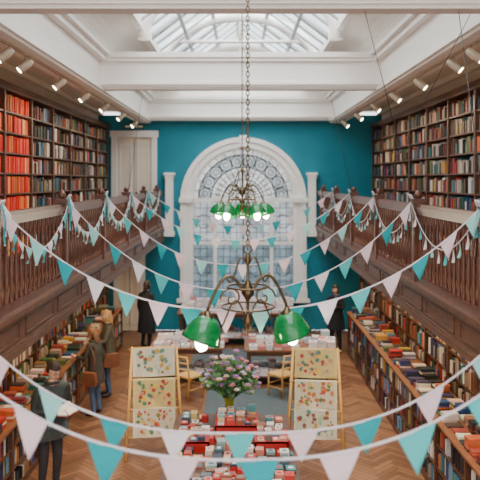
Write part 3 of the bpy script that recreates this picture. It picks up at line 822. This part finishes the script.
    for i in range(rg+1):
        th=-pi/2+pi*i/rg; row=[]
        for j in range(seg):
            a=2*pi*j/seg; X=math.cos(th)*math.cos(a)*.076; Y=math.cos(th)*math.sin(a)*.094; Z=math.sin(th)*.116
            if Z<0:
                t=-Z/.116; X*=1-.30*t*t; 
                if Y>0: Y*=1-.35*t
                else: Y*=1-.08*t
            if Y<-.05 and abs(X)<.016:
                nz=max(0,1-abs(Z+.008)/.034); Y-=.020*nz*(1-abs(X)/.02)
            if Y<-.05 and .018<abs(X)<.046 and abs(Z-.012)<.02: Y+=.008
            row.append(b.av((X,Y,Z)))
        rows.append(row)
    for A,B in zip(rows,rows[1:]):
        for j in range(seg): b.face([A[j],A[(j+1)%seg],B[(j+1)%seg],B[j]],skinm,(1,1,1),True)
    EYEW=mat('eye_white',lin((235,232,228)),.3,var=0); EYED=mat('iris_dark',lin((50,36,28)),.3,var=0); LIP=mat('lips',lin((178,98,92)),.5,var=.05)
    for s in (-1,1):
        b.ball((s*.03,-.078,.012),(.013,.010,.008),EYEW,seg=10,rings=6); b.ball((s*.03,-.086,.012),(.006,.005,.006),EYED,seg=8,rings=6)
        b.cbox(s*.031,-.088,.032,.03,.006,.006,HAIR,ry=s*.1)
        b.ball((s*.076,.008,-.002),(.010,.02,.031),skinm,seg=10,rings=8)
    b.ball((0,-.108,-.022),(.013,.012,.011),skinm,seg=10,rings=6)
    b.ball((0,-.083,-.056),(.024,.012,.009),LIP,seg=12,rings=6)
    rows=[]
    for i in range(rg+1):
        th=-pi/2+pi*i/rg; row=[]
        for j in range(seg):
            a=2*pi*j/seg; wv=1+.025*math.sin(j*3.1+i*1.7)
            X=math.cos(th)*math.cos(a)*.087*wv; Y=math.cos(th)*math.sin(a)*.105*wv+.008; Z=math.sin(th)*.125*wv+.008
            row.append(((X,Y,Z)))
        rows.append(row)
    low=-.06 if not long_hair else -.14
    for i in range(rg):
        for j in range(seg):
            P=[rows[i][j],rows[i][(j+1)%seg],rows[i+1][(j+1)%seg],rows[i+1][j]]
            cy=sum(p[1] for p in P)/4; cz=sum(p[2] for p in P)/4
            lim=.055 if cy<-.03 else (low if cy>.03 else (-.005 if not long_hair else -.14))
            if cz<lim: continue
            b.poly(P,HAIR,(1,1,1),True)
    if long_hair:
        b.tube([(0,.04,.05),(0,.058,-.05),(0,.062,-.13),(0,.058,-.20),(0,.055,-.25)],[.06,.066,.06,.048,.02],HAIR,14)
        for s in (-1,1): b.tube([(s*.06,-.01,.05),(s*.078,-.005,-.02),(s*.076,-.01,-.10),(s*.07,-.02,-.18)],[.016,.020,.020,.008],HAIR,8)
    if glasses:
        for s in (-1,1): b.tube([(s*.031+.022*math.cos(a),-.100,.010+.017*math.sin(a)) for a in [2*pi*i/14 for i in range(14)]],.0028,EYED,4,closed=True); b.tube([(s*.053,-.099,.013),(s*.08,.0,.013)],.0025,EYED,4)
        b.tube([(-.01,-.101,.012),(.01,-.101,.012)],.0025,EYED,4)
    b.make('head',par)
    if coat:
        b=MB(); hem=coat
        pr=[(.235,hem),(.225,hem+.12),(.205,.85),(.185,1.0),(.17,1.12),(.185,1.26),(.165,1.37),(.09,1.455),(.075,1.49)]
        seg=28; rws=[]
        for r,z in pr:
            t=(z-.95)/.5; yo=ly*max(0,min(1,t)); row=[]
            for j in range(seg):
                a=2*pi*j/seg; f=1+(.05*math.sin(a*5+1)*(1 if z<.9 else .2)); row.append(b.av((r*slim*1.0*f*math.cos(a),yo+r*.74*f*math.sin(a),z)))
            rws.append(row)
        for A,B in zip(rws,rws[1:]):
            for j in range(seg): b.face([A[j],A[(j+1)%seg],B[(j+1)%seg],B[j]],TOP,(1,1,1),True)
        b.tube([(.085*math.cos(2*pi*i/16),ly+.075*math.sin(2*pi*i/16),1.475) for i in range(16)],.022,TOP,8,closed=True)
        b.make('coat',par)
    if scarf:
        b=MB(); SC=mat(name+'_scarf',scarf,.9); 
        b.tube([(.085*math.cos(2*pi*i/16),ly-.01+.08*math.sin(2*pi*i/16),1.48+.01*math.sin(4*pi*i/16)) for i in range(16)],.034,SC,8,closed=True)
        b.tube([(.04,ly-.1,1.46),(.05,ly-.16,1.3),(.05,ly-.165,1.1)],[.03,.035,.03],SC,8); b.make('scarf',par)
    if bag:
        b=MB(); BG=mat('bag_leather',lin(bag),.5,var=.2); 
        s=1; cx,cy=s*.28,.02
        prof=[(-.14,.66),(.14,.66),(.16,.72),(.13,.92),(-.13,.92),(-.16,.72)]
        f0=[b.av((cx-.05,cy+p,z)) for p,z in prof]; f1=[b.av((cx+.05,cy+p,z)) for p,z in prof]
        b.face(f0,BG);b.face(f1[::-1],BG)
        for i in range(6): b.face([f0[i],f0[(i+1)%6],f1[(i+1)%6],f1[i]],BG)
        b.tube([(cx,cy-.1,.9),(cx-.04,cy-.08,1.2),(.17,ly,1.475),(cx-.04,cy+.1,1.2),(cx,cy+.1,.9)],.01,BG,6)
        b.make('shoulder_bag',par)
    if book:
        b=MB(); c=(V['wrL']+V['wrR'])/2+Vector((0,-.10,.035))
        for s in (-1,1):
            b.cbox(c.x+s*.068,c.y,c.z+.012,.135,.2,.016,BOOK,lin((208,200,186)),ry=-s*.25,rx=.4); b.cbox(c.x+s*.07,c.y,c.z+.0,.145,.21,.005,BOOK,lin((150,60,50)),ry=-s*.25,rx=.4)
        b.make('open_book',par)
    return par
down={'L':((.235,.03,1.12),(.25,-.04,.88)),'R':((.235,.03,1.12),(.25,-.04,.88))}
hold={'L':((.245,-.02,1.14),(.085,-.25,1.14)),'R':((.245,-.02,1.14),(.085,-.25,1.14))}
reach={'L':((.24,-.1,1.15),(.2,-.34,1.18)),'R':((.235,.03,1.12),(.24,-.06,.88))}
phone={'L':((.23,-.06,1.14),(.08,-.26,1.22)),'R':((.23,.02,1.12),(.24,-.06,.9))}
person('browsing_man',(-2.72,10.0,0),.8,1.90,lin((54,58,58)),lin((50,48,52)),lin((58,44,36)),hold,head_tilt=.35,lean=.06,book=True,glasses=True,coat=.76,slim=1.2)
person('browsing_woman',(-2.76,14.6,0),-1.2,1.76,lin((86,82,66)),lin((84,104,134)),lin((190,148,96)),reach,long_hair=True,head_tilt=.15,coat=.62,slim=.92,bag=(120,72,46))
person('browsing_woman',(-2.76,13.4,0),-1.9,1.66,lin((66,62,52)),lin((76,96,124)),lin((130,90,60)),reach,long_hair=True,head_tilt=.25,coat=.66,slim=.92,bag=(130,78,50),lean=.05)
person('customer_in_black_coat',(-2.50,18.7,0),2.6,1.78,lin((26,26,30)),lin((26,26,30)),lin((48,34,28)),down,long_hair=True,coat=.42,slim=1.1)
person('customer_with_scarf',(2.5,18.3,0),-.5,1.74,lin((28,28,34)),lin((30,30,36)),lin((34,26,24)),phone,long_hair=True,coat=.6,slim=1.05,head_tilt=.15,scarf=lin((60,66,84)))

# ------------------------------------------------------------------ lighting
w=bpy.data.worlds.new('overcast_sky'); bpy.context.scene.world=w; w.use_nodes=True
bg=w.node_tree.nodes['Background']; bg.inputs[0].default_value=(.98,.98,1.0,1); bg.inputs[1].default_value=3.2
for yy in (2.5,9.5,16.5):
    l=bpy.data.lights.new('daylight','AREA'); l.shape='RECTANGLE'; l.size=4.6; l.size_y=7.0; l.energy=900; l.color=(1,.96,.91)
    lo=bpy.data.objects.new('daylight_above_skylight',l); bpy.context.scene.collection.objects.link(lo); lo.location=(0,yy,9.6)

# ------------------------------------------------------------------ camera
cam=bpy.data.cameras.new('camera'); co=bpy.data.objects.new('camera',cam); bpy.context.scene.collection.objects.link(co)
co.location=(0,0,EYE); co.rotation_euler=(pi/2,0,0); cam.sensor_width=36; cam.lens=52.5; cam.shift_y=-0.125
cam.clip_end=200
cam.dof.use_dof=True; cam.dof.focus_distance=8.5; cam.dof.aperture_fstop=1.4
bpy.context.scene.camera=co
